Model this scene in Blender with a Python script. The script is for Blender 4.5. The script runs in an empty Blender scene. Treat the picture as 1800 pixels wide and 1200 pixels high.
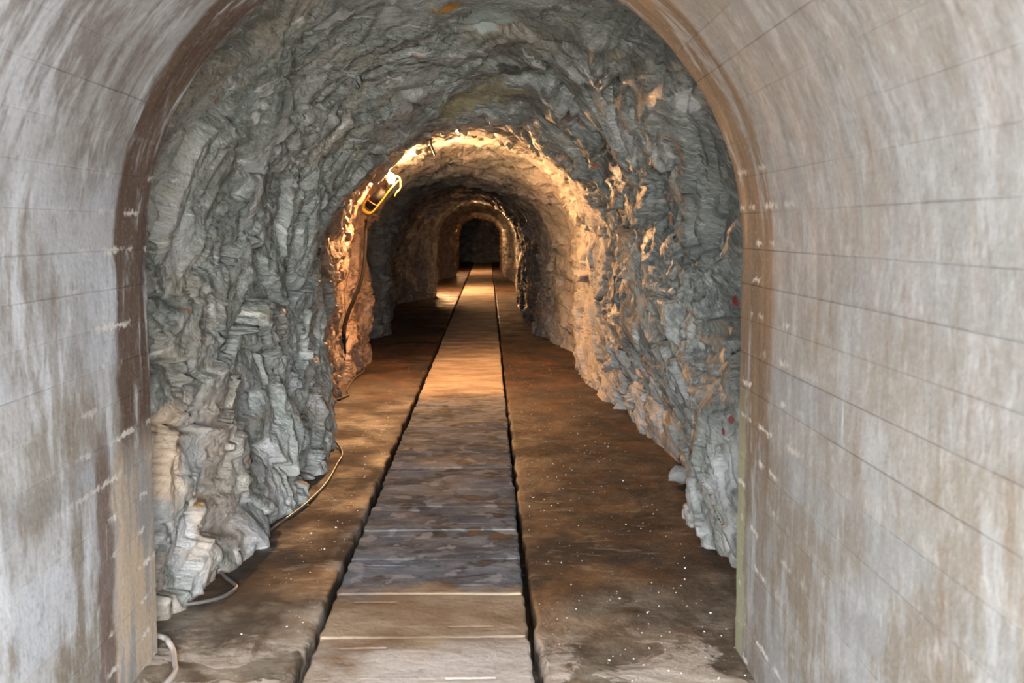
import bpy, bmesh, math, random
import numpy as np
from mathutils import Vector, Matrix

random.seed(7)
rng = np.random.default_rng(7)
SC = bpy.context.scene
COL = SC.collection

# ------------------------------------------------------------------ camera
# tunnel axis = +Y, floor top z = 0, camera 1.6 m above it
F_PX, CAM_Z = 2100.0, 1.6
PITCH = math.atan(197.0 / F_PX)
YAW = math.atan(42.0 / F_PX)
cd = bpy.data.cameras.new('camera')
cd.sensor_width = 36.0
cd.lens = 36.0 * F_PX / 1800.0
cd.clip_start, cd.clip_end = 0.05, 300
cd.dof.use_dof = True
cd.dof.focus_distance = 9.0
cd.dof.aperture_fstop = 5.0
cam = bpy.data.objects.new('camera', cd)
COL.objects.link(cam)
cam.location = (0, 0, CAM_Z)
cam.rotation_euler = (math.pi / 2 - PITCH, 0, -YAW)
SC.camera = cam

# ------------------------------------------------------------------ daylight: an overcast sky behind the camera
W = bpy.data.worlds.new('overcast_sky')
SC.world = W
W.use_nodes = True
bg = W.node_tree.nodes['Background']
bg.inputs['Color'].default_value = (0.96, 0.985, 1.0, 1)
bg.inputs['Strength'].default_value = 10.2
pl = bpy.data.lights.new('mouth_portal', 'AREA')          # guides the sampling of the sky through the tunnel mouth
pl.shape = 'RECTANGLE'
pl.size, pl.size_y = 2.3, 2.75
pl.cycles.is_portal = True
po = bpy.data.objects.new('mouth_portal', pl)
COL.objects.link(po)
po.location = (-0.157, -2.05, 1.33)
po.rotation_euler = (math.pi / 2, 0, 0)

SC.view_settings.view_transform = 'Standard'
SC.view_settings.look = 'None'
SC.view_settings.gamma = 1
SC.view_settings.use_curve_mapping = False
SC.view_settings.exposure = 3.08
SC.cycles.use_denoising = True
LAMP_POWER = (1.0, 1.0, 1.0)

# ------------------------------------------------------------------ numpy noise
def _hash(ix, iy, iz, seed=0):
    h = (ix.astype(np.int64) * 374761393 + iy.astype(np.int64) * 668265263 + iz.astype(np.int64) * 2147483647 + seed * 974711) & 0xFFFFFFFF
    h = ((h ^ (h >> 13)) * 1274126177) & 0xFFFFFFFF
    h = ((h ^ (h >> 16)) * 2246822519) & 0xFFFFFFFF
    h = h ^ (h >> 15)
    return (h & 0xFFFFFF).astype(np.float32) / np.float32(0x1000000)

def vnoise(p, seed=0):
    i = np.floor(p).astype(np.int64)
    f = (p - i).astype(np.float32)
    u = f * f * f * (f * (f * 6 - 15) + 10)
    r = 0
    for dx in (0, 1):
        wx = u[:, 0] if dx else 1 - u[:, 0]
        for dy in (0, 1):
            wy = u[:, 1] if dy else 1 - u[:, 1]
            for dz in (0, 1):
                wz = u[:, 2] if dz else 1 - u[:, 2]
                r = r + wx * wy * wz * _hash(i[:, 0] + dx, i[:, 1] + dy, i[:, 2] + dz, seed)
    return r * 2 - 1

def fbm(p, octs=4, seed=0, gain=0.5):
    a, s, r = 1.0, 1.0, 0
    for o in range(octs):
        r = r + a * vnoise(p * s + 17.3 * o, seed + o)
        a *= gain
        s *= 2.03
    return r

def facets(p, seed, tilt, edges=False):
    """angular chunks: every Voronoi cell gets its own plane; value about -1..1"""
    i = np.floor(p).astype(np.int64)
    best = np.full(len(p), 1e9, np.float32)
    second = np.full(len(p), 1e9, np.float32)
    val = np.zeros(len(p), np.float32)
    for dx in (-1, 0, 1):
        for dy in (-1, 0, 1):
            for dz in (-1, 0, 1):
                c = (i[:, 0] + dx, i[:, 1] + dy, i[:, 2] + dz)
                d = [(p[:, k] - c[k] - _hash(*c, seed + k)).astype(np.float32) for k in range(3)]
                dist = d[0] ** 2 + d[1] ** 2 + d[2] ** 2
                m = dist < best
                second = np.where(m, best, np.minimum(second, dist))
                g = sum(d[k][m] * (_hash(c[0][m], c[1][m], c[2][m], seed + 5 + k) * 2 - 1) for k in range(3))
                val[m] = (_hash(c[0][m], c[1][m], c[2][m], seed + 9) * 2 - 1) * (1 - tilt) + g * tilt * 1.6
                best[m] = dist[m]
    if edges:
        return val, np.sqrt(second) - np.sqrt(best)
    return val

# ------------------------------------------------------------------ node helper
class Mat:
    def __init__(s, name):
        s.m = bpy.data.materials.new(name)
        s.m.use_nodes = True
        s.t = s.m.node_tree
        s.bsdf = s.t.nodes['Principled BSDF']
    def put(s, sock, v):
        if isinstance(v, bpy.types.NodeSocket):
            s.t.links.new(v, sock)
        elif isinstance(v, (tuple, list)):
            if len(sock.default_value) == 4 and len(v) == 3:
                v = (*v, 1)
            sock.default_value = v
        else:
            sock.default_value = v
    def node(s, t, outs=0, props=None, **ins):
        n = s.t.nodes.new(t)
        for k, v in (props or {}).items():
            setattr(n, k, v)
        for k, v in ins.items():
            s.put(n.inputs[k.replace('_', ' ')] if not k.startswith('i_') else n.inputs[int(k[2:])], v)
        return n.outputs[outs]
    def pos(s):
        return s.node('ShaderNodeNewGeometry', 'Position')
    def uv(s):
        return s.node('ShaderNodeTexCoord', 'UV')
    def map(s, v, scale=(1, 1, 1), loc=(0, 0, 0), rot=(0, 0, 0)):
        return s.node('ShaderNodeMapping', 0, Vector=v, Location=loc, Rotation=rot, Scale=scale)
    def noise(s, v, scale=1, detail=4, rough=0.55, dist=0.0):
        return s.node('ShaderNodeTexNoise', 0, Vector=v, Scale=scale, Detail=detail, Roughness=rough, Distortion=dist)
    def vor(s, v, scale=1, feature='F1', out=0, rand=1.0):
        return s.node('ShaderNodeTexVoronoi', out, {'feature': feature}, Vector=v, Scale=scale, Randomness=rand)
    def step(s, v, a, b, c=0.0, d=1.0):
        return s.node('ShaderNodeMapRange', 0, {'interpolation_type': 'SMOOTHSTEP'}, i_0=v, i_1=a, i_2=b, i_3=c, i_4=d)
    def math(s, op, a, b=0.0):
        return s.node('ShaderNodeMath', 0, {'operation': op}, i_0=a, i_1=b)
    def mul(s, *a):
        r = a[0]
        for x in a[1:]:
            r = s.math('MULTIPLY', r, x)
        return r
    def mix(s, fac, a, b, mode='MIX'):
        n = s.t.nodes.new('ShaderNodeMix')
        n.data_type, n.blend_type = 'RGBA', mode
        s.put(n.inputs[0], fac); s.put(n.inputs[6], a); s.put(n.inputs[7], b)
        return n.outputs[2]
    def xyz(s, v):
        n = s.t.nodes.new('ShaderNodeSeparateXYZ')
        s.put(n.inputs[0], v)
        return n.outputs
    def blob(s, P, centre, radius, wobble):
        """soft patch of radius metres about a point of the rock"""
        d = s.node('ShaderNodeVectorMath', 'Value', {'operation': 'DISTANCE'}, i_0=P, i_1=centre)
        d = s.math('ADD', d, s.mul(wobble, radius * 1.2))
        return s.step(d, radius * 1.55, radius * 1.25)
    def bump(s, h, strength, dist, normal=None):
        n = s.t.nodes.new('ShaderNodeBump')
        s.put(n.inputs['Height'], h)
        n.inputs['Strength'].default_value = strength
        n.inputs['Distance'].default_value = dist
        if normal is not None:
            s.put(n.inputs['Normal'], normal)
        return n.outputs[0]
    def done(s, color, rough, normal=None, spec=0.5, metal=0.0):
        s.put(s.bsdf.inputs['Base Color'], color)
        s.put(s.bsdf.inputs['Roughness'], rough)
        s.put(s.bsdf.inputs['Specular IOR Level'], spec)
        s.put(s.bsdf.inputs['Metallic'], metal)
        if normal is not None:
            s.put(s.bsdf.inputs['Normal'], normal)
        return s.m

# ------------------------------------------------------------------ materials
def rock_material():
    m = Mat('hewn_schist')
    P = m.pos()
    x, y, z = m.xyz(P)
    # foliation: dips along the tunnel, so squeeze across it
    B = m.map(P, (1, 1, 1), rot=(math.radians(-22), math.radians(-11), 0))
    B = m.node('ShaderNodeVectorMath', 0, {'operation': 'MULTIPLY_ADD'}, i_0=m.node('ShaderNodeTexNoise', 'Color', Vector=P, Scale=0.9, Detail=2.0), i_1=(0.8, 0.8, 0.8), i_2=B)
    S = m.map(B, (1.0, 1.0, 3.4))
    big = m.noise(P, 0.9, 3, 0.5)
    mid = m.noise(S, 3.0, 6, 0.62, 0.6)
    fine = m.noise(S, 16.0, 5, 0.65, 0.3)
    col = m.mix(m.step(mid, 0.36, 0.64), (0.165, 0.176, 0.162), (0.40, 0.41, 0.38))
    col = m.mix(m.mul(m.step(big, 0.40, 0.62), 0.55), col, (0.27, 0.305, 0.275))
    # brownish and yellowish weathered areas
    br = m.noise(m.map(P, (1, 1, 1), (4, 7, 1)), 1.7, 5, 0.6, 0.4)
    col = m.mix(m.mul(m.step(br, 0.50, 0.66), 0.55), col, (0.33, 0.265, 0.19))
    yl = m.noise(m.map(S, (1, 1, 1), (9, 2, 5)), 1.6, 5, 0.6, 0.5)
    col = m.mix(m.mul(m.step(yl, 0.58, 0.70), 0.55), col, (0.33, 0.29, 0.17))
    # fine light/dark grain along the foliation
    col = m.mix(m.mul(m.step(fine, 0.52, 0.72), 0.50), col, (0.56, 0.56, 0.53))
    col = m.mix(m.mul(m.step(fine, 0.46, 0.28), 0.60), col, (0.055, 0.059, 0.055))
    gg = m.noise(m.map(B, (1.0, 1.0, 1.7)), 38.0, 5, 0.7, 0.3)
    col = m.mix(m.mul(m.step(gg, 0.47, 0.30), 0.6), col, (0.05, 0.054, 0.05))
    col = m.mix(m.mul(m.step(gg, 0.53, 0.70), 0.45), col, (0.60, 0.60, 0.57))
    cw = m.node('ShaderNodeVectorMath', 0, {'operation': 'MULTIPLY_ADD'}, i_0=m.node('ShaderNodeTexNoise', 'Color', Vector=P, Scale=5.0, Detail=3.0), i_1=(0.16, 0.16, 0.16), i_2=B)
    ck = m.vor(m.map(cw, (1.0, 1.0, 2.2)), 3.3, 'DISTANCE_TO_EDGE')
    col = m.mix(m.mul(m.step(ck, 0.022, 0.006), m.step(big, 0.46, 0.60), 0.55), col, (0.028, 0.028, 0.026))
    # calcite smears
    ca = m.noise(m.map(S, (1, 1, 0.7), (1, 3, 8)), 4.2, 6, 0.6, 1.0)
    col = m.mix(m.mul(m.step(ca, 0.58, 0.66), 0.75), col, (0.64, 0.63, 0.60))
    # lime bloom low on the walls
    lm = m.noise(m.map(P, (1, 1, 0.8), (7, 3, 3)), 1.5, 5, 0.62, 0.5)
    col = m.mix(m.mul(m.step(lm, 0.52, 0.64), 0.55), col, (0.47, 0.475, 0.455))
    col = m.mix(m.mul(m.step(lm, 0.45, 0.34), 0.55), col, (0.10, 0.108, 0.10))
    # the near part of the right hand wall is coloured darker
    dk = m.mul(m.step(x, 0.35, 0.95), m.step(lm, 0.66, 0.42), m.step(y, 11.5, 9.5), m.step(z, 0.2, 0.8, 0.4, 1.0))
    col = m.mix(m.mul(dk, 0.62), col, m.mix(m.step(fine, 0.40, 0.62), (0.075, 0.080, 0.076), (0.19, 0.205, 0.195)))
    lo = m.mul(m.step(z, 1.25, 0.15), m.step(m.noise(m.map(P, (1, 1, 0.6)), 3.4, 6, 0.62, 0.4), 0.40, 0.66), 0.75)
    col = m.mix(lo, col, (0.54, 0.54, 0.555))
    # pinkish tan rock at the near left foot
    pk = m.mul(m.step(x, -1.0, -1.25), m.step(y, 6.3, 5.4), m.step(z, 0.95, 0.65), m.step(br, 0.42, 0.56))
    col = m.mix(m.mul(pk, 0.65), col, (0.56, 0.45, 0.36))
    # iron stained wall beside the first lamp
    ir = m.noise(m.map(P, (1, 1, 0.55), (2, 2, 6)), 2.6, 6, 0.65, 0.6)
    bay = m.mul(m.step(x, -0.95, -1.2), m.step(y, 9.6, 10.6), m.step(y, 15.8, 14.6))
    col = m.mix(m.mul(bay, 0.75), col, m.mix(m.step(ir, 0.42, 0.6), (0.17, 0.08, 0.04), (0.42, 0.27, 0.18)))
    col = m.mix(m.mul(bay, m.step(ir, 0.60, 0.70), 0.8), col, (0.42, 0.15, 0.025))
    # pale rock on the right with lamplight put into its colour beside the lamp
    pale = m.mul(m.step(x, 0.2, 0.75), m.step(y, 9.2, 11.5), m.step(y, 17.2, 16.2))
    col = m.mix(m.mul(pale, m.step(mid, 0.36, 0.52), 0.75), col, (0.37, 0.34, 0.30))
    # rock darkened beyond the lamp: the shadow there is put into the colour
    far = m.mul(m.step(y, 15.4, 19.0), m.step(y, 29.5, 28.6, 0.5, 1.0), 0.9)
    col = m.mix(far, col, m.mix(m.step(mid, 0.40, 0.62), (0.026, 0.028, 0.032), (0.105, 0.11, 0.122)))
    # rust spots
    ru = m.noise(m.map(P, (1, 1, 1), (3, 1, 2)), 5.5, 3, 0.5, 0.3)
    col = m.mix(m.mul(m.step(ru, 0.705, 0.735), 0.85), col, (0.40, 0.13, 0.03))
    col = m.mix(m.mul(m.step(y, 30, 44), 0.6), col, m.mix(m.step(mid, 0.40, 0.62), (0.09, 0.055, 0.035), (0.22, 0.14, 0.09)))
    wob = m.math('SUBTRACT', m.noise(P, 9.0, 4, 0.6), 0.5)
    for c, r, rgb in BLOBS:
        col = m.mix(m.mul(m.blob(P, c, r, wob), 0.85), col, rgb)
    # wet sheen here and there
    rough = m.step(m.noise(m.map(P, (1, 1, 1), (6, 6, 1)), 2.3, 5, 0.6), 0.35, 0.62, 0.38, 0.78)
    h1 = m.noise(m.map(B, (1.0, 1.0, 2.0)), 10.0, 8, 0.70, 0.5)
    h2 = m.vor(m.map(B, (1.0, 1.0, 2.2)), 26.0, 'F1')
    h3 = m.noise(B, 60.0, 4, 0.6)
    n = m.bump(h1, 0.85, 0.030)
    n = m.bump(h2, 0.45, 0.010, n)
    n = m.bump(h3, 0.5, 0.005, n)
    return m.done(col, rough, n, 0.5)

def concrete_material():
    m = Mat('board_marked_concrete')
    P = m.pos()
    UV = m.uv()                               # u = metres along the tunnel, v = metres around the arch
    u, v, _ = m.xyz(UV)
    x, y, z = m.xyz(P)
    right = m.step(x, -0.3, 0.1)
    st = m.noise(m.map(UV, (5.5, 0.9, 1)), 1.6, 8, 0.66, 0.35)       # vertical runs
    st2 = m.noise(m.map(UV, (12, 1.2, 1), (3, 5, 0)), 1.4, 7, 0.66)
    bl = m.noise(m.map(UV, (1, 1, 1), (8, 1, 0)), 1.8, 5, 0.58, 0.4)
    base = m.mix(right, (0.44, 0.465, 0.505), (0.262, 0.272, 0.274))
    col = m.mix(m.mul(m.step(bl, 0.42, 0.60), 0.6), base, (0.25, 0.243, 0.23))
    oi = m.t.nodes.new('ShaderNodeObjectInfo').outputs['Random']
    col = m.mix(m.mul(m.step(oi, 0.62, 0.95), 0.45), col, (0.235, 0.24, 0.25))
    col = m.mix(m.mul(m.step(oi, 0.38, 0.05), m.step(z, 2.2, 1.2), 0.40), col, (0.31, 0.28, 0.235))
    # brown runs
    low = m.step(z, 1.5, 0.3, 0.12, 0.95)
    col = m.mix(m.mul(m.step(m.math('ADD', m.mul(bl, 0.55), m.mul(st, 0.45)), 0.455, 0.545), low, 0.9), col, (0.185, 0.15, 0.108))
    col = m.mix(m.mul(m.step(st2, 0.52, 0.66), m.step(bl, 0.42, 0.58), 0.65), col, (0.19, 0.135, 0.095))
    # lime runs
    lime = m.noise(m.map(UV, (4.2, 1.3, 1), (1, 9, 0)), 1.5, 8, 0.66, 0.4)
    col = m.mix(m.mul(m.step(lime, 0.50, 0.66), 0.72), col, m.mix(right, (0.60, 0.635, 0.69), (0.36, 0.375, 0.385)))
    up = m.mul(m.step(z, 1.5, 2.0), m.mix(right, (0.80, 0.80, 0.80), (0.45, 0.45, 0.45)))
    ups = m.noise(m.map(UV, (3.6, 1.1, 1), (6, 2, 0)), 1.9, 8, 0.70, 0.5)
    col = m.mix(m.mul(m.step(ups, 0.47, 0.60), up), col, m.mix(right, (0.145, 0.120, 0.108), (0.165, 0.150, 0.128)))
    mo = m.noise(m.map(UV, (1.6, 1, 1), (2, 7, 0)), 9.0, 8, 0.72, 0.3)
    col = m.mix(m.mul(m.step(mo, 0.50, 0.68), 0.45), col, (0.47, 0.475, 0.48))
    col = m.mix(m.mul(m.step(mo, 0.49, 0.32), 0.50), col, (0.165, 0.145, 0.12))
    # dark brown band along the inner rim of the lining
    edge = m.math('ADD', y, m.mul(m.math('SUBTRACT', m.noise(m.map(UV, (4, 3, 1)), 1.5, 4, 0.6), 0.5), 0.16))
    edge = m.math('ADD', edge, m.mul(right, 0.10))
    band = m.mul(m.step(edge, 4.02, 4.09), m.step(z, 0.55, 0.95, 0.45, 1.0))
    bandc = m.mix(m.step(st2, 0.36, 0.66), m.mix(right, (0.070, 0.036, 0.024), (0.13, 0.080, 0.045)), m.mix(right, (0.125, 0.078, 0.045), (0.19, 0.138, 0.088)))
    col = m.mix(m.mul(band, m.step(lime, 0.63, 0.52), 0.95), col, bandc)
    # tan and brown wash low on the left jamb
    jamb = m.mul(m.math('SUBTRACT', 1.0, right), m.step(z, 0.95, 0.72), m.step(edge, 3.90, 3.97))
    col = m.mix(m.mul(jamb, 0.85), col, m.mix(m.step(st, 0.42, 0.58), (0.30, 0.30, 0.30), (0.56, 0.44, 0.32)))
    drip = m.mul(m.math('SUBTRACT', 1.0, right), m.step(z, 1.0, 0.8), m.step(edge, 3.77, 3.81), m.step(edge, 3.98, 3.93))
    col = m.mix(m.mul(drip, 0.85), col, (0.135, 0.085, 0.06))
    # green algae on the right jamb
    alg = m.mul(right, m.step(edge, 4.385, 4.43), m.step(z, 1.15, 0.7))
    col = m.mix(m.mul(alg, 0.85), col, (0.33, 0.345, 0.225))
    # white crust on the joints between the boards
    jf = m.math('ABSOLUTE', m.math('SUBTRACT', m.math('FRACT', m.math('ADD', m.math('DIVIDE', v, 0.1275), 0.5)), 0.5))
    cn = m.noise(m.map(UV, (3.0, 2.2, 1), (5, 5, 0)), 1.7, 3, 0.5)
    cf = m.noise(P, 45, 4, 0.6)
    crust = m.mul(m.step(m.math('ADD', jf, m.mul(m.math('SUBTRACT', cf, 0.5), 0.5)), 0.09, 0.03), m.step(cn, 0.50, 0.60), m.step(y, 3.3, 4.2, 0.08, 1.0))
    col = m.mix(m.mul(crust, m.step(z, 2.0, 1.6), 0.9), col, (0.72, 0.69, 0.65))
    gr = m.noise(P, 55, 5, 0.65)
    col = m.mix(m.mul(m.step(gr, 0.5, 0.72), 0.28), col, (0.48, 0.475, 0.46))
    col = m.mix(m.mul(m.step(gr, 0.48, 0.28), 0.45), col, (0.16, 0.145, 0.13))
    h = m.math('ADD', m.mul(gr, 0.6), m.mul(m.noise(m.map(UV, (12, 3, 1)), 3.0, 5, 0.6), 0.5))
    h = m.math('ADD', h, m.mul(crust, 0.6))
    rough = m.step(st, 0.3, 0.65, 0.55, 0.85)
    return m.done(col, rough, m.bump(h, 0.5, 0.010), 0.35)

def floor_material():
    m = Mat('wet_brown_screed')
    P = m.pos()
    x, y, z = m.xyz(P)
    a = m.noise(P, 1.5, 6, 0.6, 0.5)
    b = m.noise(m.map(P, (1.6, 0.8, 1), (5, 1, 0)), 2.6, 6, 0.62, 0.3)
    c = m.noise(P, 14, 6, 0.65)
    col = m.mix(m.step(a, 0.36, 0.62), (0.018, 0.014, 0.011), (0.080, 0.042, 0.021))
    col = m.mix(m.mul(m.step(b, 0.54, 0.68), 0.7), col, (0.13, 0.066, 0.028))
    col = m.mix(m.mul(m.step(b, 0.47, 0.40), 0.75), col, (0.026, 0.025, 0.026))
    e = m.noise(m.map(P, (0.6, 1.3, 1), (8, 3, 0)), 7.0, 7, 0.68, 0.6)
    col = m.mix(m.mul(m.step(e, 0.55, 0.66), m.step(y, 9, 5, 0.15, 0.75)), col, (0.24, 0.20, 0.155))
    col = m.mix(m.mul(m.step(e, 0.46, 0.36), 0.6), col, (0.014, 0.011, 0.010))
    near = m.step(m.math('ADD', y, m.mul(m.math('SUBTRACT', a, 0.5), 3.2)), 5.6, 4.3)
    tan = m.mix(m.step(b, 0.40, 0.62), (0.10, 0.078, 0.055), (0.33, 0.29, 0.235))
    col = m.mix(m.mul(near, 0.75), col, tan)
    # flaking pale crust at the very front
    cr = m.mul(m.step(m.math('ADD', y, m.mul(m.math('SUBTRACT', c, 0.5), 1.4)), 4.75, 4.25), m.step(m.noise(P, 3.4, 6, 0.6, 0.5), 0.46, 0.52))
    col = m.mix(m.mul(cr, 0.85), col, (0.50, 0.43, 0.37))
    rim = m.mul(m.step(x, -0.80, -0.72), m.step(x, -0.5, -0.55), m.step(b, 0.45, 0.62), m.step(y, 9, 5))
    col = m.mix(m.mul(rim, 0.7), col, (0.45, 0.40, 0.35))
    col = m.mix(m.mul(m.step(c, 0.57, 0.77), 0.30), col, (0.17, 0.125, 0.085))
    col = m.mix(m.mul(m.step(c, 0.44, 0.26), 0.5), col, (0.02, 0.015, 0.012))
    rough = m.step(m.noise(m.map(P, (1.2, 0.9, 1), (3, 8, 0)), 2.0, 5, 0.6), 0.36, 0.62, 0.46, 0.80)
    h = m.math('ADD', m.noise(P, 26, 8, 0.7), m.mul(m.noise(P, 5, 5, 0.6), 1.5))
    h = m.math('ADD', h, m.mul(cr, 0.8))
    return m.done(col, rough, m.bump(h, 0.6, 0.018), 0.3)

def slab_material():
    m = Mat('worn_concrete_slab')
    P = m.pos()
    UV = m.uv()                       # u across, v along, metres on the slab
    x, y, z = m.xyz(P)
    a = m.noise(P, 1.7, 5, 0.6, 0.4)
    b = m.noise(m.map(P, (0.8, 1.0, 1), (4, 4, 0)), 3.6, 4, 0.5, 0.2)
    c = m.noise(P, 22, 6, 0.65)
    col = m.mix(m.step(a, 0.38, 0.62), (0.075, 0.084, 0.102), (0.19, 0.205, 0.24))
    mm = m.noise(m.map(P, (0.7, 1.0, 1), (2, 9, 0)), 8.0, 6, 0.65, 0.5)
    col = m.mix(m.mul(m.step(mm, 0.50, 0.64), 0.6), col, (0.29, 0.30, 0.325))
    col = m.mix(m.mul(m.step(mm, 0.47, 0.34), 0.75), col, (0.030, 0.030, 0.033))
    # rusty puddle stains with darker rims
    pu = m.noise(m.map(P, (0.9, 0.75, 1), (7, 2, 0)), 4.6, 3, 0.45)
    col = m.mix(m.mul(m.step(pu, 0.58, 0.63), 0.75), col, (0.035, 0.042, 0.036))
    col = m.mix(m.mul(m.step(pu, 0.625, 0.69), 0.85), col, (0.16, 0.09, 0.045))
    # lime spots
    sp = m.noise(m.map(P, (1.0, 0.9, 1), (1, 6, 0)), 6.5, 3, 0.5, 0.3)
    spm = m.mul(m.step(sp, 0.56, 0.63), m.step(y, 11, 7, 0.35, 1.0))
    col = m.mix(m.mul(spm, 0.75), col, (0.36, 0.36, 0.375))
    near = m.step(m.math('ADD', y, m.mul(m.math('SUBTRACT', a, 0.5), 1.0)), 5.35, 5.05)
    tan = m.mix(m.step(b, 0.38, 0.66), (0.28, 0.175, 0.10), (0.46, 0.335, 0.225))
    col = m.mix(m.mul(near, 0.9), col, tan)
    vf = m.mul(m.step(y, 4.7, 4.3), m.step(a, 0.36, 0.56))
    col = m.mix(m.mul(vf, 0.85), col, (0.62, 0.56, 0.52))
    # beyond the grey stretch slabs turn tan and lighter, lamplight put into the colour
    fr = m.step(m.math('ADD', y, m.mul(m.math('SUBTRACT', b, 0.5), 2.2)), 10.6, 12.2)
    col = m.mix(m.mul(fr, 0.8), col, m.mix(m.step(b, 0.40, 0.62), (0.33, 0.25, 0.18), (0.50, 0.40, 0.30)))
    col = m.mix(m.mul(m.step(c, 0.55, 0.75), 0.30), col, (0.27, 0.27, 0.28))
    col = m.mix(m.mul(m.step(c, 0.45, 0.28), 0.4), col, (0.05, 0.045, 0.042))
    # pale worn edges at the cross joints
    u, v, _ = m.xyz(UV)
    ev = m.step(m.math('ABSOLUTE', v), 0.262, 0.272)
    col = m.mix(m.mul(ev, m.step(b, 0.3, 0.55), m.step(y, 11, 5, 0.1, 0.3)), col, (0.40, 0.32, 0.25))
    rough = m.step(m.noise(P, 2.4, 5, 0.6), 0.36, 0.62, 0.74, 0.95)
    h = m.math('ADD', m.mul(c, 0.7), m.mul(m.noise(P, 6, 5, 0.6), 1.3))
    return m.done(col, rough, m.bump(h, 0.6, 0.012), 0.12)

def plain(name, rgb, rough=0.5, metal=0.0, var=0.25, scale=30, spec=0.5):
    m = Mat(name)
    n = m.noise(m.pos(), scale, 4, 0.6)
    dark = tuple(c * (1 - var) for c in rgb)
    return m.done(m.mix(n, dark, tuple(min(1, c * (1 + var)) for c in rgb)), rough, m.bump(n, 0.2, 0.002), spec, metal)

def glow(name, rgb, strength):
    m = Mat(name)
    m.put(m.bsdf.inputs['Base Color'], (0.9, 0.85, 0.75))
    m.put(m.bsdf.inputs['Emission Color'], rgb)
    m.put(m.bsdf.inputs['Emission Strength'], strength)
    return m.m

# coloured patches of the rock itself: centre, radius, colour
BLOBS = [
    ((-0.24, 6.67, 2.81), 0.050, (0.50, 0.22, 0.02)),
    ((-0.19, 6.65, 2.81), 0.035, (0.50, 0.22, 0.02)),
    ((-0.44, 8.75, 2.53), 0.10, (0.40, 0.36, 0.20)),
    ((-0.24, 8.95, 2.565), 0.15, (0.42, 0.38, 0.23)),
    ((-0.03, 8.87, 2.60), 0.14, (0.42, 0.38, 0.24)),
    ((0.16, 8.55, 2.59), 0.12, (0.40, 0.37, 0.25)),
    ((1.09, 6.48, 2.30), 0.060, (0.62, 0.62, 0.61)),
    ((1.07, 6.50, 2.36), 0.040, (0.62, 0.62, 0.61)),
    ((1.345, 6.49, 1.21), 0.020, (0.30, 0.015, 0.012)),
    ((1.20, 5.815, 0.67), 0.018, (0.26, 0.03, 0.03)),
    ((1.16, 5.84, 0.60), 0.014, (0.24, 0.04, 0.04)),
    ((-1.32, 5.33, 0.37), 0.030, (0.60, 0.40, 0.18)),
    ((-1.33, 5.42, 0.37), 0.026, (0.60, 0.38, 0.16)),
    ((-1.35, 5.20, 0.26), 0.050, (0.64, 0.63, 0.64)),
    ((-1.35, 5.04, 0.70), 0.120, (0.60, 0.47, 0.34)),
    ((-1.36, 5.00, 0.57), 0.080, (0.58, 0.45, 0.33)),
    ((-0.81, 6.20, 2.70), 0.090, (0.52, 0.56, 0.53)),
    ((-1.20, 6.13, 2.17), 0.035, (0.62, 0.62, 0.61)),
    ((-1.175, 6.75, 2.07), 0.040, (0.62, 0.62, 0.61)),
    ((0.936, 8.52, 2.02), 0.035, (0.66, 0.66, 0.66)),
    ((0.727, 6.81, 2.59), 0.025, (0.42, 0.14, 0.03)),
    ((-0.685, 7.62, 2.60), 0.035, (0.62, 0.64, 0.63)),
    ((0.20, 8.07, 2.65), 0.10, (0.06, 0.06, 0.055)),
    ((0.667, 8.46, 2.38), 0.045, (0.14, 0.07, 0.05)),
    ((0.58, 8.48, 2.41), 0.045, (0.15, 0.075, 0.05)),
    ((-0.06, 7.15, 2.86), 0.14, (0.42, 0.50, 0.47)),
]
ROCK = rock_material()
CONC = concrete_material()
FLOOR = floor_material()
SLAB = slab_material()
BLACK = plain('black_rubber', (0.010, 0.010, 0.011), 0.8, spec=0.15)
GREYC = plain('grey_cable_sheath', (0.10, 0.092, 0.086), 0.35, 0, 0.4, 6)
YELLOW = plain('yellow_plastic', (0.72, 0.42, 0.02), 0.4)
ORANGE = plain('orange_strap', (0.55, 0.14, 0.03), 0.6)
STEEL = plain('dark_steel', (0.10, 0.085, 0.07), 0.5, 0.6)
ALU = plain('reflector_metal', (0.55, 0.52, 0.47), 0.35, 0.8)
STONE = plain('pale_stone', (0.25, 0.25, 0.245), 0.7, 0, 0.35, 14)
CHIP = plain('white_stone_chip', (0.62, 0.59, 0.55), 0.7, 0, 0.2, 40)
SOIL = plain('gravel_ground', (0.50, 0.48, 0.44), 0.9, 0, 0.4, 3)

# ------------------------------------------------------------------ object helpers
def tag(o, label=None, cat=None, group=None, kind=None):
    for k, v in (('label', label), ('category', cat), ('group', group), ('kind', kind)):
        if v:
            o[k] = v
    return o

def mesh_np(name, verts, quads, mat, parent=None, smooth=True, uvs=None):
    me = bpy.data.meshes.new(name)
    verts = np.asarray(verts, np.float32)
    quads = np.asarray(quads, np.int32)
    me.vertices.add(len(verts))
    me.vertices.foreach_set('co', verts.ravel())
    me.loops.add(quads.size)
    me.loops.foreach_set('vertex_index', quads.ravel())
    me.polygons.add(len(quads))
    me.polygons.foreach_set('loop_start', np.arange(0, quads.size, quads.shape[1], dtype=np.int32))
    me.polygons.foreach_set('use_smooth', np.full(len(quads), smooth))
    if uvs is not None:
        l = me.uv_layers.new(name='UVMap')
        l.data.foreach_set('uv', np.asarray(uvs, np.float32)[quads.ravel()].ravel())
    me.update(calc_edges=True)
    me.validate()
    me.materials.append(mat)
    o = bpy.data.objects.new(name, me)
    COL.objects.link(o)
    o.parent = parent
    return o

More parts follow.
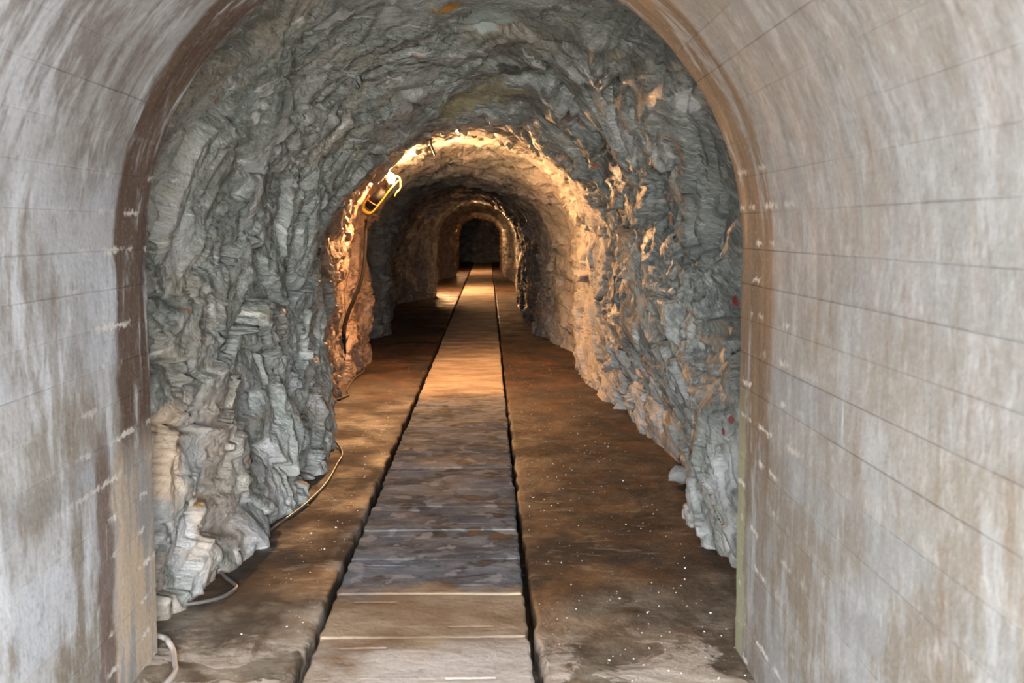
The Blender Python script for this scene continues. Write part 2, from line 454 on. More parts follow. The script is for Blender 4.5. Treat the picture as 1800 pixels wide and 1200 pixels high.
def grid_quads(n, m, flip=False):
    i, j = np.meshgrid(np.arange(n - 1), np.arange(m - 1), indexing='ij')
    a = (i * m + j).ravel()
    q = np.stack([a, a + 1, a + m + 1, a + m], 1)
    return q[:, ::-1] if flip else q

def obj_bm(name, bm, mat, parent=None, smooth=True):
    me = bpy.data.meshes.new(name)
    bmesh.ops.recalc_face_normals(bm, faces=bm.faces)
    bm.to_mesh(me)
    bm.free()
    for p in me.polygons:
        p.use_smooth = smooth
    me.materials.append(mat)
    o = bpy.data.objects.new(name, me)
    COL.objects.link(o)
    o.parent = parent
    return o

def empty(name, loc):
    o = bpy.data.objects.new(name, None)
    o.empty_display_size = 0.1
    COL.objects.link(o)
    o.location = loc
    return o

def smooth_path(pts, sub=6):
    pts = [Vector(p) for p in pts]
    out = []
    for i in range(len(pts) - 1):
        p0, p1, p2, p3 = pts[max(i - 1, 0)], pts[i], pts[i + 1], pts[min(i + 2, len(pts) - 1)]
        for k in range(sub):
            t = k / sub
            out.append(0.5 * ((2 * p1) + (p2 - p0) * t + (2 * p0 - 5 * p1 + 4 * p2 - p3) * t * t + (3 * p1 - p0 - 3 * p2 + p3) * t ** 3))
    out.append(pts[-1])
    return out

def tube_bm(pts, r, seg=8, bm=None, sub=6):
    bm = bm or bmesh.new()
    P = smooth_path(pts, sub) if sub > 1 else [Vector(p) for p in pts]
    rings = []
    up = Vector((0, 0, 1))
    for i, p in enumerate(P):
        d = (P[min(i + 1, len(P) - 1)] - P[max(i - 1, 0)]).normalized()
        a = d.cross(up)
        if a.length < 0.1:
            a = d.cross(Vector((0, 1, 0)))
        a.normalize()
        b = d.cross(a).normalized()
        rr = r[min(i * len(r) // len(P), len(r) - 1)] if isinstance(r, (list, tuple)) else r
        rings.append([bm.verts.new(p + rr * (math.cos(t) * a + math.sin(t) * b)) for t in [2 * math.pi * k / seg for k in range(seg)]])
    for q, w in zip(rings, rings[1:]):
        for k in range(seg):
            bm.faces.new((q[k], q[(k + 1) % seg], w[(k + 1) % seg], w[k]))
    bm.faces.new(rings[0]); bm.faces.new(rings[-1][::-1])
    return bm

def lathe_bm(prof, seg=20, M=Matrix(), bm=None):
    """profile of (radius, height) about +Z"""
    bm = bm or bmesh.new()
    rings = []
    for r, h in prof:
        if r < 1e-5:
            rings.append([bm.verts.new(M @ Vector((0, 0, h)))])
        else:
            rings.append([bm.verts.new(M @ Vector((r * math.cos(2 * math.pi * k / seg), r * math.sin(2 * math.pi * k / seg), h))) for k in range(seg)])
    for a, b in zip(rings, rings[1:]):
        for k in range(seg):
            k2 = (k + 1) % seg
            if len(a) == 1 and len(b) == 1:
                continue
            if len(a) == 1:
                bm.faces.new((a[0], b[k2], b[k]))
            elif len(b) == 1:
                bm.faces.new((a[k], a[k2], b[0]))
            else:
                bm.faces.new((a[k], a[k2], b[k2], b[k]))
    return bm

# ------------------------------------------------------------------ the rock tunnel
# Y, left foot X, right foot X, crown Z, spring Z
KEYS = np.array([
    (4.44, -1.46, 1.30, 3.02, 1.45),
    (5.2, -1.44, 1.42, 3.02, 1.45),
    (6.1, -1.33, 1.43, 2.96, 1.45),
    (7.0, -1.24, 1.38, 2.85, 1.45),
    (7.8, -1.23, 1.31, 2.72, 1.45),
    (8.7, -1.27, 1.25, 2.60, 1.45),
    (9.4, -1.34, 1.22, 2.53, 1.45),
    (10.2, -1.42, 1.18, 2.53, 1.45),
    (11.3, -1.48, 1.09, 2.60, 1.34),
    (13.0, -1.54, 1.03, 2.60, 1.32),
    (14.4, -1.46, 1.13, 2.56, 1.30),
    (15.2, -1.60, 1.10, 2.48, 1.24),
    (16.8, -1.84, 0.96, 2.36, 1.18),
    (17.5, -1.78, 0.86, 2.35, 1.17),
    (18.2, -1.50, 0.77, 2.34, 1.16),
    (19.4, -1.54, 0.72, 2.35, 1.16),
    (20.6, -1.82, 0.70, 2.36, 1.16),
    (22.0, -1.94, 0.68, 2.38, 1.16),
    (25.0, -1.98, 0.66, 2.42, 1.16),
    (27.2, -1.60, 0.70, 2.36, 1.16),
    (28.7, -1.24, 0.74, 2.30, 1.16),
    (30.0, -1.36, 0.82, 2.32, 1.16),
    (32.0, -1.62, 0.86, 2.46, 1.16),
    (36.0, -1.68, 0.82, 2.44, 1.16),
    (38.6, -1.55, 0.70, 2.26, 1.14),
    (41.0, -1.12, 0.58, 2.16, 1.25),
    (43.5, -1.36, 0.60, 2.30, 1.25),
    (46.0, -1.42, 0.66, 2.36, 1.25),
    (49.0, -1.22, 0.52, 2.10, 1.20),
    (52.0, -1.40, 0.70, 2.30, 1.25),
    (60.0, -1.50, 0.80, 2.30, 1.25)])
# bedding frame
BN = np.array((-0.2, -0.4, 1.0)); BN /= np.linalg.norm(BN)
B1 = np.array((0.0, 1.0, 0.4)); B1 -= BN * B1.dot(BN); B1 /= np.linalg.norm(B1)
B2 = np.cross(BN, B1)
BED = np.stack([B1, B2, BN])

def interp(yk, col):
    """smooth key interpolation (monotone-ish cubic)"""
    Y, V = KEYS[:, 0], KEYS[:, col]
    k = np.clip(np.searchsorted(Y, yk) - 1, 0, len(Y) - 2)
    t = np.clip((yk - Y[k]) / (Y[k + 1] - Y[k]), 0, 1)
    s = t * 0.35 + 0.65 * t * t * (3 - 2 * t)
    return V[k] * (1 - s) + V[k + 1] * s

def section(xl, xr, zc, zs, T):
    """points of one cross section, T in 0..1 from left foot over the crown to the right foot; also outward direction"""
    xc, hw = (xl + xr) / 2, (xr - xl) / 2
    X, Z = np.zeros_like(T), np.zeros_like(T)
    L = T < 0.27; R = T > 0.73; A = ~(L | R)
    zb = -0.16
    X = np.where(L, xl, X); Z = np.where(L, zb + (zs - zb) * (T / 0.27), Z)
    X = np.where(R, xr, X); Z = np.where(R, zb + (zs - zb) * ((1 - T) / 0.27), Z)
    th = math.pi * (1 - (T - 0.27) / 0.46)
    c, s = np.cos(th), np.clip(np.sin(th), 0, 1)
    n = 2 / 2.06
    X = np.where(A, xc + hw * np.sign(c) * np.abs(c) ** n, X)
    Z = np.where(A, zs + (zc - zs) * s ** n, Z)
    nx = np.where(L, -1.0, np.where(R, 1.0, c)); nz = np.where(A, s, 0.0)
    return X, Z, nx, nz

def build_rock():
    ys = [4.30]
    while ys[-1] < 60.0:
        y = ys[-1]
        ys.append(y + (0.0125 if y < 9.5 else 0.0125 + (y - 9.5) * 0.0042))
    ys = np.array(ys)
    NJ = 560
    T = np.linspace(0, 1, NJ)
    YY = np.repeat(ys, NJ)
    TT = np.tile(T, len(ys))
    yc = np.maximum(YY, 4.44)
    xl, xr, zc, zs = (interp(yc, k) for k in (1, 2, 3, 4))
    X, Z, nx, nz = section(xl, xr, zc, zs, TT)
    P = np.stack([X, YY, Z], 1)
    # displacement
    warp = np.stack([fbm(P * 1.6 + 5, 3, 31), fbm(P * 1.6 + 25, 3, 41), fbm(P * 1.6 + 45, 3, 51)], 1)
    fold = np.stack([fbm(P * 0.75 + 7, 2, 131), fbm(P * 0.75 + 27, 2, 141), fbm(P * 0.75 + 47, 2, 151)], 1)
    Q = (P + 0.09 * warp + 0.42 * fold) @ BED.T
    big = fbm(P * np.array((1.0, 0.8, 1.0)) * 1.3, 3, 3)
    f1, e1 = facets(Q * np.array((1 / 0.85, 1 / 0.70, 1 / 0.36)), 100, 0.6, True)
    f2, e2 = facets(Q * np.array((1 / 0.36, 1 / 0.30, 1 / 0.17)) + 3.3, 200, 0.6, True)
    nearm = YY < 22
    f3 = np.zeros(len(P), np.float32)
    f3[nearm] = facets((Q[nearm] + 0.02 * warp[nearm]) * np.array((1 / 0.15, 1 / 0.12, 1 / 0.07)) + 7.7, 300, 0.5)
    fine = fbm(P * 14.0, 4, 71, 0.6)
    ridge = 1 - np.abs(fbm(Q * np.array((2.2, 2.2, 5.0)), 4, 81))
    # the rough part fades with height of detail the far rock can show
    d = 0.055 * big + 0.085 * f1 + 0.038 * f2 + 0.013 * f3 + 0.006 * fine + 0.03 * (ridge - 0.7)
    gate = np.clip(fbm(P * 1.9 + 60, 2, 95) * 2 + 0.45, 0, 1)
    d = d + gate * (0.050 * np.exp(-(e1 / 0.030) ** 2) + 0.028 * np.exp(-(e2 / 0.055) ** 2))
    amp = np.where(YY < 9, 1.0, np.clip(1.0 - (YY - 9) / 40, 0.8, 1.0))
    # a rougher broken edge where the lamp rakes the right haunch
    d = d * amp
    # low knob of rock behind the right jamb
    knob = np.exp(-((YY - 6.1) / 0.8) ** 2) * np.clip((TT - 0.72) / 0.06, 0, 1) * np.clip((1.18 - Z) / 0.5, 0, 1)
    d = d - 0.30 * knob
    # spreading foot on the left before the pinch
    foot = np.clip((0.70 - Z) / 0.6, 0, 1) * (TT < 0.3) * np.interp(YY, [4.6, 5.2, 6.9, 8.6, 9.4], [0, 0.9, 0.85, 0.45, 0])
    d = d - 0.19 * foot
    # low haunch on the left, just before the lamp bay
    hn = np.exp(-((YY - 8.9) / 1.1) ** 2) * np.clip(-2 * nx * nz, 0, 1)
    d = d - 0.20 * hn
    # shoulder of rock standing into the tunnel on the right, from waist height up into the haunch
    sh = np.interp(YY, [5.4, 6.2, 7.0, 7.7, 9.0, 10.5, 12.0], [0, 0.02, 0.20, 0.27, 0.22, 0.13, 0])
    zf = np.clip((Z - 0.20) / 0.8, 0, 1)
    d = d - sh * zf * zf * (3 - 2 * zf) * np.clip((nx - 0.25) / 0.5, 0, 1)
    # bearing ledge across the crown (the brow above the lamp bay)
    brow = np.exp(-((YY - 9.3) / 0.22) ** 2) * np.clip((Z - 1.8) / 0.4, 0, 1)
    d = d - 0.05 * brow
    # brow where the lamp bay begins: roof drops then rises again
    d = np.maximum(d, -0.45)
    X2 = X + nx * d
    Z2 = Z + nz * d
    Y2 = YY + 0.35 * d * np.sin(YY * 9 + TT * 40) * 0.3
    # close the joint to the lining: the first rows run into the concrete
    k = np.clip((YY - 4.30) / 0.10, 0, 1)
    lx, lz = lining_mid(TT)
    X2 = lx * (1 - k) + X2 * k
    Z2 = lz * (1 - k) + Z2 * k
    # keep the rock out of the lining's clear opening close to it
    V = np.stack([X2, Y2, Z2], 1)
    n = len(ys)
    V3 = V.reshape(n, NJ, 3)
    global ROCK_V, ROCK_Y
    ROCK_V, ROCK_Y = V3, ys
    a, b = int(NJ * 0.30), int(NJ * 0.70)
    for nm, j0, j1, lab in (('wall_left', 0, a + 1, 'hewn grey rock wall running along the left of the tunnel'),
                            ('ceiling', a, b + 1, 'rough hewn rock roof vaulting over the tunnel'),
                            ('wall_right', b, NJ, 'hewn rock wall running along the right of the tunnel')):
        vv = V3[:, j0:j1].reshape(-1, 3)
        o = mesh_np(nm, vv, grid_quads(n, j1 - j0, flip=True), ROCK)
        tag(o, lab, kind='structure')

# ------------------------------------------------------------------ the concrete lining
LXC, LR, LZS = -0.157, 1.1025, 1.53
NW, NA = 12, 27
CW, CA = LZS / NW, math.pi * LR / NA
Y_IN, Y_OUT = 4.44, -2.0

def lining(s, off=0.0):
    """point of the lining's inner outline at arc length s, pushed outwards by off"""
    if s < LZS:
        return (LXC - LR - off, s)
    if s < LZS + math.pi * LR:
        th = math.pi - (s - LZS) / LR
        return (LXC + (LR + off) * math.cos(th), LZS + (LR + off) * math.sin(th))
    return (LXC + LR + off, LZS - (s - LZS - math.pi * LR))

def lining_mid(T):
    tot = 2 * LZS + math.pi * LR
    pts = np.array([lining(max(-0.16, -0.16 + t * (tot + 0.32)), 0.06) for t in np.linspace(0, 1, 801)])
    return np.interp(T, np.linspace(0, 1, 801), pts[:, 0]), np.interp(T, np.linspace(0, 1, 801), pts[:, 1])

def build_lining():
    tot = 2 * LZS + math.pi * LR
    S = np.concatenate([np.linspace(-0.16, LZS, 20), np.linspace(LZS, LZS + math.pi * LR, 90)[1:], np.linspace(LZS + math.pi * LR, tot + 0.16, 20)[1:]])
    inner = np.array([lining(s, 0.006) for s in S])
    outer = np.array([lining(s, 0.22) for s in S])
    ns = len(S)
    V, U = [], []
    for y in (Y_OUT, Y_IN - 0.004):
        V += [(x, y, z) for x, z in inner]; U += [(y, s) for s in S]
        V += [(x, y, z) for x, z in outer]; U += [(y, s) for s in S]
    q = []
    for i in range(ns - 1):
        q.append((i, i + 1, 2 * ns + i + 1, 2 * ns + i))
        q.append((ns + i + 1, ns + i, 3 * ns + i, 3 * ns + i + 1))
        q.append((i + 1, i, ns + i, ns + i + 1))
        q.append((2 * ns + i, 2 * ns + i + 1, 3 * ns + i + 1, 3 * ns + i))
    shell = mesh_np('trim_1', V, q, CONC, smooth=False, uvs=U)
    tag(shell, 'board marked concrete arch lining the mouth of the tunnel', kind='structure')
    joints = [random.choice((0.0004, 0.0008, 0.0015, 0.003)) for _ in range(2 * NW + NA + 1)]
    jw = [random.uniform(0.0006, 0.002) for _ in joints]
    s0 = 0.0
    for c in range(2 * NW + NA):
        w = CA if NW <= c < NW + NA else CW
        lift = random.uniform(-0.0012, 0.0012)
        slant = random.uniform(-0.0012, 0.0012)
        ph = random.uniform(0, 9)
        side = c if c < NW else (2 * NW + NA - 1 - c)
        cuts = [Y_OUT, Y_IN]
        if c < 6:
            cuts.insert(1, 3.86 + random.uniform(-0.03, 0.03))
        elif random.random() < 0.75:
            cuts.insert(1, random.choice((1.1, 1.9, 2.7, 3.2)) + random.uniform(-0.2, 0.2))
        for y0, y1 in zip(cuts, cuts[1:]):
            g0 = 0.0004 if y0 > Y_OUT else 0
            g1 = 0.0004 if y1 < Y_IN else 0
            yl = [y0 + g0, y0 + g0 + 0.004] + list(np.linspace(y0 + 0.15, y1 - 0.15, max(2, int((y1 - y0) / 0.30)))) + [y1 - g1 - 0.004, y1 - g1]
            cross = [(0.0, joints[c]), (jw[c] * 0.5, joints[c]), (jw[c] + 0.001, 0), (w * 0.33, 0), (w * 0.66, 0), (w - jw[c + 1] - 0.001, 0), (w - jw[c + 1] * 0.5, joints[c + 1]), (w, joints[c + 1])]
            bl = lift
            vv, uu = [], []
            for iy, y in enumerate(yl):
                for k, (ds, off) in enumerate(cross):
                    o = off
                    if 1 < k < 6:
                        o += bl + slant * (ds / w - 0.5) + 0.0011 * math.sin(y * 3.1 + ph + k)
                        o = max(o, -0.004)
                    if iy in (0, len(yl) - 1):
                        o = max(o, 0.0004)
                    p = lining(s0 + ds, o)
                    vv.append((p[0], y, p[1])); uu.append((y, s0 + ds))
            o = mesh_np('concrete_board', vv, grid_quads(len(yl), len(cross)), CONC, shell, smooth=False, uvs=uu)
        s0 += w

# ------------------------------------------------------------------ floor, side walks and slabs
SX0, SX1 = -0.665, 0.155          # edges of the row of slabs
WL, WR = -0.703, 0.184            # edges of the side walks across the two gutters
Y_FAR = 58.0

def build_floor():
    base = mesh_np('floor', [(-3.2, -9, -0.13), (3.2, -9, -0.13), (3.2, 61, -0.13), (-3.2, 61, -0.13)], [(0, 1, 2, 3)], FLOOR, smooth=False)
    tag(base, 'stained wet floor of the tunnel with a row of slabs between two gutters', kind='structure')
    ys = [-2.0]
    while ys[-1] < 60:
        y = ys[-1]
        ys.append(y + (0.16 if y < 3 else 0.022 if y < 9 else 0.022 + (y - 9) * 0.012))
    ys = np.array(ys)
    for sgn, xe, xo in ((-1, WL, -2.3), (1, WR, 1.75)):
        xs = xe + sgn * np.concatenate([[0, 0.0, 0.006, 0.018], np.linspace(0.035, abs(xo - xe), 70)])
        GX, GY = np.meshgrid(xs, ys)
        sh = GX.shape
        gx, gy = GX.ravel().copy(), GY.ravel()
        P = np.stack([gx, gy, np.zeros_like(gx)], 1)
        z = 0.010 * fbm(P * 1.1, 3, 11) + 0.004 * fbm(P * 5, 3, 12) + 0.0022 * fbm(P * 22, 3, 13) - 0.004
        dist = np.abs(gx - xe)
        jag = 0.010 * fbm(np.stack([gy * 5, gy * 0 + sgn * 7, gy * 0], 1), 4, 15) + 0.006 * vnoise(np.stack([gy * 0.7, gy * 0 + sgn, gy * 0], 1), 16)
        gx += np.where(dist < 0.03, jag, 0)
        col = np.tile(np.arange(len(xs)), len(ys))
        z = np.where(col == 0, -0.13, np.where(col == 1, z - 0.012, np.where(col == 2, z - 0.004, z)))
        # a hollow worn beside the wall on the right, and flaked crust lips near the mouth
        crust = np.clip((4.75 - gy) / 0.5, 0, 1) * (fbm(P * 4.2, 4, 18) > 0.05)
        z = z + 0.007 * crust * (col > 2)
        o = mesh_np('side_walk', np.stack([gx, gy, z], 1), grid_quads(len(ys), len(xs), flip=(sgn > 0)), FLOOR, base)
    # drain slabs between the gutters, each with two lifting slots
    pitch = 0.560
    y = 4.00 - 11 * pitch + 0.012
    slotL, slotR = (0.085, 0.275), (0.50, 0.69)
    W = SX1 - SX0
    k = 0
    protos = []
    while y < Y_FAR - 1:
        near = y < 16
        if near or len(protos) < 6:
            L = pitch - 0.008
            sy = 0.024
            fx = [0, 0, 0.004, 0.012, 0.04, slotL[0], slotL[0] + 0.008, slotL[1] - 0.008, slotL[1], 0.39, slotR[0], slotR[0] + 0.008, slotR[1] - 0.008, slotR[1], 0.755, W - 0.012, W - 0.004, W, W]
            fy = [0, 0, 0.004, 0.012, 0.05, 0.103, 0.109, 0.103 + sy - 0.002, 0.109 + sy, 0.2, 0.29, 0.38, L - 0.109 - sy, L - 0.102 - sy, L - 0.109, L - 0.102, L - 0.05, L - 0.012, L - 0.004, L, L]
            vv, uu = [], []
            sd = random.random() * 50
            for j, b in enumerate(fy):
                for i, a in enumerate(fx):
                    px, py = a, b
                    ex, ey = min(a, W - a), min(b, L - b)
                    rr = 0.032
                    if ex < rr and ey < rr:              # rounded, worn corners
                        dx, dy = rr - ex, rr - ey
                        d = math.hypot(dx, dy)
                        if d > rr:
                            sx, sy2 = (1 if a < W / 2 else -1), (1 if b < L / 2 else -1)
                            px += sx * dx * (1 - rr / d); py += sy2 * dy * (1 - rr / d)
                    e = min(ex, ey)
                    z = -0.007 if e < 0.001 else -0.0025 if e < 0.005 else 0.0
                    z += 0.0025 * math.sin(px * 5 + sd) * math.sin(py * 7 + sd * 2) + random.uniform(-0.0006, 0.0006)
                    inl = slotL[0] + 0.002 < a < slotL[1] - 0.002 and L - 0.105 - sy < b < L - 0.105
                    inr = slotR[0] + 0.002 < a < slotR[1] - 0.002 and 0.106 < b < 0.105 + sy
                    if inl or inr:
                        z -= 0.003
                    if i in (0, len(fx) - 1) or j in (0, len(fy) - 1):
                        z = -0.075
                    wx = 0.004 * math.sin(py * 31 + sd) + random.uniform(-0.0015, 0.0015) if e < 0.005 else 0
                    vv.append((SX0 + px + wx, py - L / 2, z)); uu.append((px - W / 2, py - L / 2))
            o = mesh_np('slab', vv, grid_quads(len(fy), len(fx), flip=True), SLAB, base, smooth=False, uvs=uu)
            if not near:
                protos.append(o.data)
        else:
            o = bpy.data.objects.new('slab', random.choice(protos))
            COL.objects.link(o)
            o.parent = base
        o.location = (random.uniform(-0.006, 0.006), y + pitch / 2, 0.004 + random.uniform(-0.002, 0.002))
        o.rotation_euler = (random.uniform(-0.004, 0.004), random.uniform(-0.003, 0.003), random.uniform(-0.006, 0.006))
        y += pitch
        k += 1
    # end of the tunnel
    n = 60
    g = np.linspace(0, 1, n)
    GX, GZ = np.meshgrid(-2.4 + 4.2 * g, -0.2 + 3.2 * g)
    P = np.stack([GX.ravel(), np.full(n * n, 59.0), GZ.ravel()], 1)
    P[:, 1] += 0.35 * fbm(P * 1.1, 4, 90) + 0.18 * facets(P * 2.2, 400, 0.5)
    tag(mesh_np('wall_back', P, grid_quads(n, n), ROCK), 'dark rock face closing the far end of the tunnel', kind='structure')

build_lining()
build_rock()
build_floor()
# the ground before the tunnel mouth, behind the camera
tag(mesh_np('ground', [(-40, -60, -0.14), (40, -60, -0.14), (40, -2, -0.14), (-40, -2, -0.14)], [(0, 1, 2, 3)], SOIL), 'gravel ground before the tunnel mouth', kind='structure')
hill = mesh_np('hillside', [(-40, -1.9, -0.2), (-1.48, -1.9, -0.2), (-1.48, -1.9, 12), (-40, -1.9, 12), (1.17, -1.9, -0.2), (40, -1.9, -0.2), (40, -1.9, 12), (1.17, -1.9, 12), (-1.48, -1.9, 2.84), (1.17, -1.9, 2.84), ],
               [(0, 1, 2, 3), (4, 5, 6, 7), (8, 9, 7, 2)], ROCK, smooth=False)
tag(hill, 'rock face around the tunnel mouth', kind='structure')

# ------------------------------------------------------------------ placing by sight: where a wall or the floor really is
def wall_x(y, z, side):
    """X of the built rock at (y, z): side -1 left, +1 right"""
    i = int(np.clip(np.searchsorted(ROCK_Y, y), 0, len(ROCK_Y) - 1))
    R = ROCK_V[i]
    R = R[:R.shape[0] // 2] if side < 0 else R[R.shape[0] // 2:]
    return float(R[np.argmin(np.abs(R[:, 2] - z)), 0])

def roof_z(x, y):
    i = int(np.clip(np.searchsorted(ROCK_Y, y), 0, len(ROCK_Y) - 1))
    R = ROCK_V[i][150:410]
    return float(R[np.argmin(np.abs(R[:, 0] - x)), 2])

# ------------------------------------------------------------------ lamps
def make_lamp(name, loc, power, aim, label, simple=False):
    """caged hand lamp hung slantwise on the rock: black grip, yellow cage, bare bulb at the top, reflector behind it.
    loc = centre of the bulb; the body hangs down and to the left of it"""
    root = empty(name, loc)
    tag(root, label, 'lamp', 'hand lamps along the left wall')
    # bulb
    bm = lathe_bm([(0, -0.062), (0.016, -0.055), (0.018, -0.035), (0.034, -0.004), (0.036, 0.010), (0.029, 0.028), (0.015, 0.038), (0, 0.040)], 20,
                  Matrix.Rotation(math.radians(39), 4, 'Y'))
    bulb = obj_bm('bulb', bm, glow('lit_bulb', (1.0, 0.51, 0.22), power), root)
    d = Vector((-0.63, 0, -0.777))                      # down the body
    side = Vector((0.777, 0, -0.63))
    R = Matrix((side, Vector((0, 1, 0)), -d)).transposed().to_4x4()
    # socket
    obj_bm('bulb_socket', lathe_bm([(0, -0.13), (0.024, -0.13), (0.024, -0.085), (0.028, -0.08), (0.028, -0.058), (0, -0.058)], 14, R), BLACK, root)
    # black grip box with rounded ends
    bm = bmesh.new()
    bmesh.ops.create_cube(bm, size=1, matrix=R @ Matrix.Translation((-0.0, 0.01, -0.29)) @ Matrix.Diagonal((0.10, 0.07, 0.27, 1)))
    bmesh.ops.bevel(bm, geom=bm.edges[:], offset=0.016, segments=2, affect='EDGES')
    obj_bm('grip', bm, BLACK, root)
    def loc2(a, h, y=0.0):
        return R @ Vector((a, y, h))
    # yellow frame: a U round the foot of the grip and two rods up past the bulb
    pts = [loc2(0.075, 0.02), loc2(0.066, -0.10), loc2(0.068, -0.24), loc2(0.068, -0.40), loc2(0.045, -0.455), loc2(0, -0.468), loc2(-0.045, -0.45), loc2(-0.066, -0.39), loc2(-0.066, -0.30)]
    obj_bm('cage_frame', tube_bm(pts, [0.009, 0.009, 0.009, 0.011, 0.018, 0.020, 0.018, 0.012, 0.009], 8), YELLOW, root)
    obj_bm('hook', tube_bm([loc2(0.02, 0.05, 0.03), (0.085, 0.03, 0.0), (0.095, 0.01, -0.08), (0.085, 0, -0.125), (0.05, -0.01, -0.16), (0.03, -0.01, -0.20)], 0.009, 8), YELLOW, root)
    obj_bm('guard_rod', tube_bm([loc2(-0.03, -0.05, 0.02), (-0.10, 0.01, 0.03), (-0.125, 0.02, 0.08), (-0.13, 0.04, 0.12)], 0.008, 8), YELLOW, root)
    obj_bm('strap', tube_bm([loc2(-0.075, -0.345, -0.02), loc2(-0.03, -0.35, -0.032), loc2(0.03, -0.345, -0.032), loc2(0.078, -0.335, -0.02)], 0.006, 8), ORANGE, root)
    # reflector bowl behind the bulb; it keeps the light out of the tunnel beyond
    n = Vector(aim).normalized()
    M = n.to_track_quat('Z', 'Y').to_matrix().to_4x4()
    prof = [(0, -0.062), (0.03, -0.058), (0.050, -0.042), (0.059, -0.028), (0.063, -0.015), (0.065, -0.015), (0.062, -0.029), (0.052, -0.044), (0.031, -0.061), (0, -0.065)]
    obj_bm('reflector', lathe_bm(prof, 24, M), ALU, root)
    # bracket into the rock
    return root

def hang(root, off=0.12):
    x, y, z = root.location
    a = Vector((x, y + 0.10, z + 0.02))
    wx = wall_x(y + 0.12, z + 0.06, -1)
    pts = [(0.0, 0.085, 0.0), (-0.10, 0.10, 0.04), (min(-0.16, wx - x - 0.05), 0.12, 0.06)]
    obj_bm('wall_bracket', tube_bm(pts, 0.010, 8, sub=3), STEEL, root)

LY = 13.2
L1 = make_lamp('hand_lamp', ((691 - 858) / F_PX * LY, LY, CAM_Z + (403 - 314) / F_PX * LY), 1500 * LAMP_POWER[0], (0.75, -0.6, 0.12),
               'lit hand lamp in a yellow cage hung high on the left rock wall')
hang(L1)
L2 = make_lamp('hand_lamp', (-1.36, 31.5, 1.80), 2600 * LAMP_POWER[1], (0.8, -0.5, -0.1), 'second lit lamp along the left wall, hidden behind a rock shoulder past the first lamp')
hang(L2)
L3 = make_lamp('hand_lamp', (-1.27, 45.0, 1.66), 2400 * LAMP_POWER[2], (0.8, 0.6, -0.1), 'third lit lamp along the left wall, deep in the tunnel near its far end')
hang(L3)

# ------------------------------------------------------------------ cables and hoses
def px_floor(px, py, z=0.012):
    y = (CAM_Z - z) * F_PX / (py - 403.0)
    return Vector(((px - 858.0) / F_PX * y, y, z))

def px_at(px, py, y):
    return Vector(((px - 858.0) / F_PX * y, y, CAM_Z - (py - 403.0) / F_PX * y))

cab = [(275, 1078), (300, 1074), (345, 1068), (380, 1059), (401, 1047), (406, 1040), (398, 1032), (386, 1022), (379, 1012), (382, 1001), (400, 985), (430, 966), (478, 930), (530, 892), (568, 854), (588, 820), (598, 795)]
pts = [px_floor(a, b) for a, b in cab]
pts.insert(0, Vector((-1.50, 4.95, 0.012)))
far = [(-1.27, 9.4, 0.012), (-1.42, 10.5, 0.012)] + [tuple(px_floor(a, b)) for a, b in ((585, 705), (600, 699), (611, 694), (609, 684), (622, 664), (639, 650))] + [(-1.60, 14.6, 0.012)]
o = obj_bm('floor_cable', tube_bm([*pts, *[Vector(p) for p in far]], 0.0085, 8, sub=5), GREYC)
tag(o, 'dark grey cable snaking along the foot of the left rock wall', 'cable')

hs = [(-1.42, 4.62, 0.03), px_floor(272, 1132, 0.03), px_floor(283, 1142, 0.03), px_floor(291, 1158, 0.015), px_floor(293, 1180, 0.012), px_floor(288, 1205, 0.012), (-1.17, 3.8, 0.012), (-1.2, 3.3, 0.012), (-1.22, 2.2, 0.012)]
o = obj_bm('hose', tube_bm(hs, 0.011, 10), plain('grey_hose', (0.42, 0.38, 0.36), 0.45, 0, 0.15, 8))
tag(o, 'pale grey hose curving out at the foot of the left concrete jamb', 'hose')

hc = [px_at(a, b, 13.2 - 1.1 * max(0, b - 400) / 190) for a, b in ((645, 386), (645, 402), (643, 440), (640, 470), (634, 496), (624, 522), (614, 545), (606, 570), (604, 590))]
tail = [px_at(a, b, 12.1) for a, b in ((605, 606), (606, 622), (604, 640))]
o = obj_bm('hanging_cable', tube_bm(hc + tail, [0.015, 0.017, 0.018, 0.019, 0.021, 0.022, 0.021, 0.012, 0.006], 10), plain('dark_cable', (0.012, 0.009, 0.008), 0.9, spec=0.08))
tag(o, 'thick dark cable hanging down the rusty rock from the first lamp', 'cable')

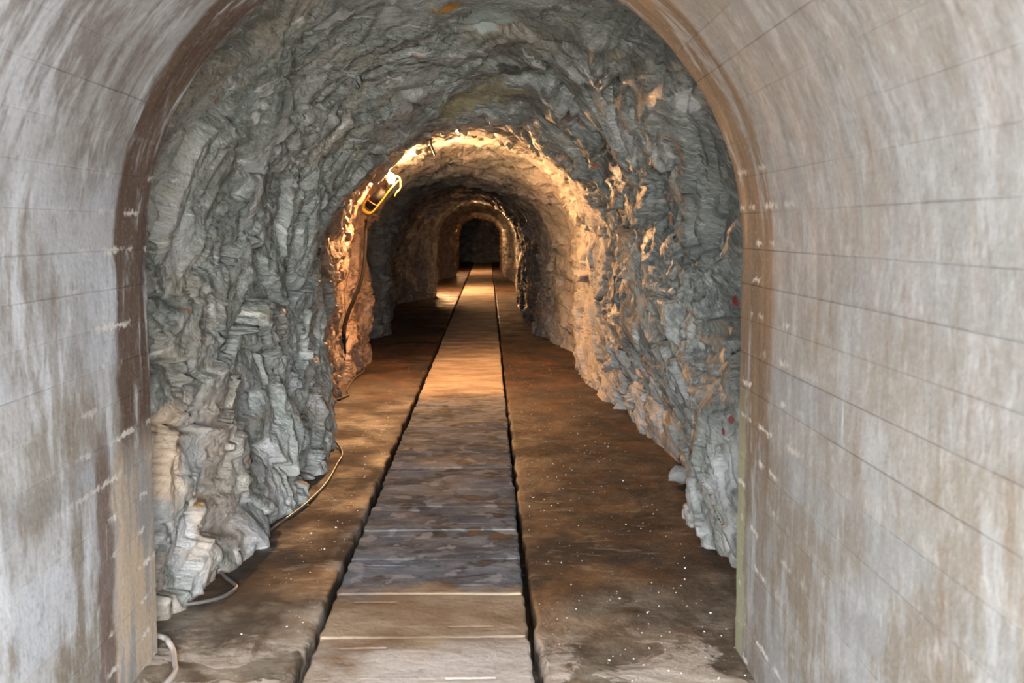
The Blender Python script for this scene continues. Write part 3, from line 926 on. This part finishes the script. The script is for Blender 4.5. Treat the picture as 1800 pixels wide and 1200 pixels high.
# iron hooks left in the roof beyond the brow
def roof_hook(pts, r, label):
    z0 = [roof_z(p[0], p[1]) for p in pts]
    q = [(p[0], p[1], (z0[0] if i < len(pts) - 1 else z0[i]) + p[2]) for i, p in enumerate(pts)]
    tag(obj_bm('ceiling_hook', tube_bm(q, r, 8), STEEL), label, 'hook')
roof_hook([(-0.57, 12.2, 0.05), (-0.575, 12.2, -0.03), (-0.565, 12.2, -0.09), (-0.545, 12.2, -0.14), (-0.53, 12.2, -0.16)], 0.010, 'straight iron hook hanging from the lit rock roof, nearer the lamp')
roof_hook([(-0.215, 12.6, 0.05), (-0.20, 12.6, -0.03), (-0.17, 12.6, -0.085), (-0.14, 12.6, -0.10), (-0.11, 12.6, -0.07), (-0.09, 12.6, 0.04)], 0.011, 'looped iron hook hanging from the lit rock roof beside the straight one')

# ------------------------------------------------------------------ loose stones
def stone(name, loc, size, squash=(1, 1, 0.7), seed=1, mat=STONE):
    bm = bmesh.new()
    bmesh.ops.create_icosphere(bm, subdivisions=2, radius=1)
    V = np.array([v.co for v in bm.verts])
    f = facets(V * 1.1 + seed * 3.7, 500 + seed, 0.5)
    for v, d in zip(bm.verts, f):
        v.co = Vector((v.co.x * squash[0], v.co.y * squash[1], v.co.z * squash[2])) * (1 + 0.28 * d) * size
    zmin = min(v.co.z for v in bm.verts)
    for v in bm.verts:
        v.co.z -= zmin
    o = obj_bm(name, bm, mat, smooth=False)
    o.location = loc
    o.rotation_euler.z = seed * 1.3
    return o

p = Vector((1.235, 7.45, 0.0))
tag(stone('stone', p + Vector((0, 0, -0.01)), 0.080, (1.1, 0.8, 0.75), 5), 'pale rounded stone leaning at the foot of the right rock wall', 'stone')

# pale grit scattered over the walks: nobody could count it
bm = bmesh.new()
for i in range(900):
    y = 4.0 + 10 * random.random() ** 1.6
    x = random.uniform(-1.0, WL - 0.02) if random.random() < 0.45 else random.uniform(WR + 0.03, 1.0)
    r = random.choice((0.0025, 0.003, 0.004, 0.004, 0.006)) * random.uniform(0.7, 1.3)
    c = Vector((x, y, r * 0.4))
    vs = [bm.verts.new(c + Vector((random.uniform(-1, 1), random.uniform(-1, 1), random.uniform(-0.5, 0.8))).normalized() * r) for _ in range(5)]
    try:
        bmesh.ops.convex_hull(bm, input=vs)
    except Exception:
        pass
o = obj_bm('grit', bm, CHIP, smooth=False)
tag(o, 'pale grit and small stone chips scattered over the dark floor', 'grit', kind='stuff')
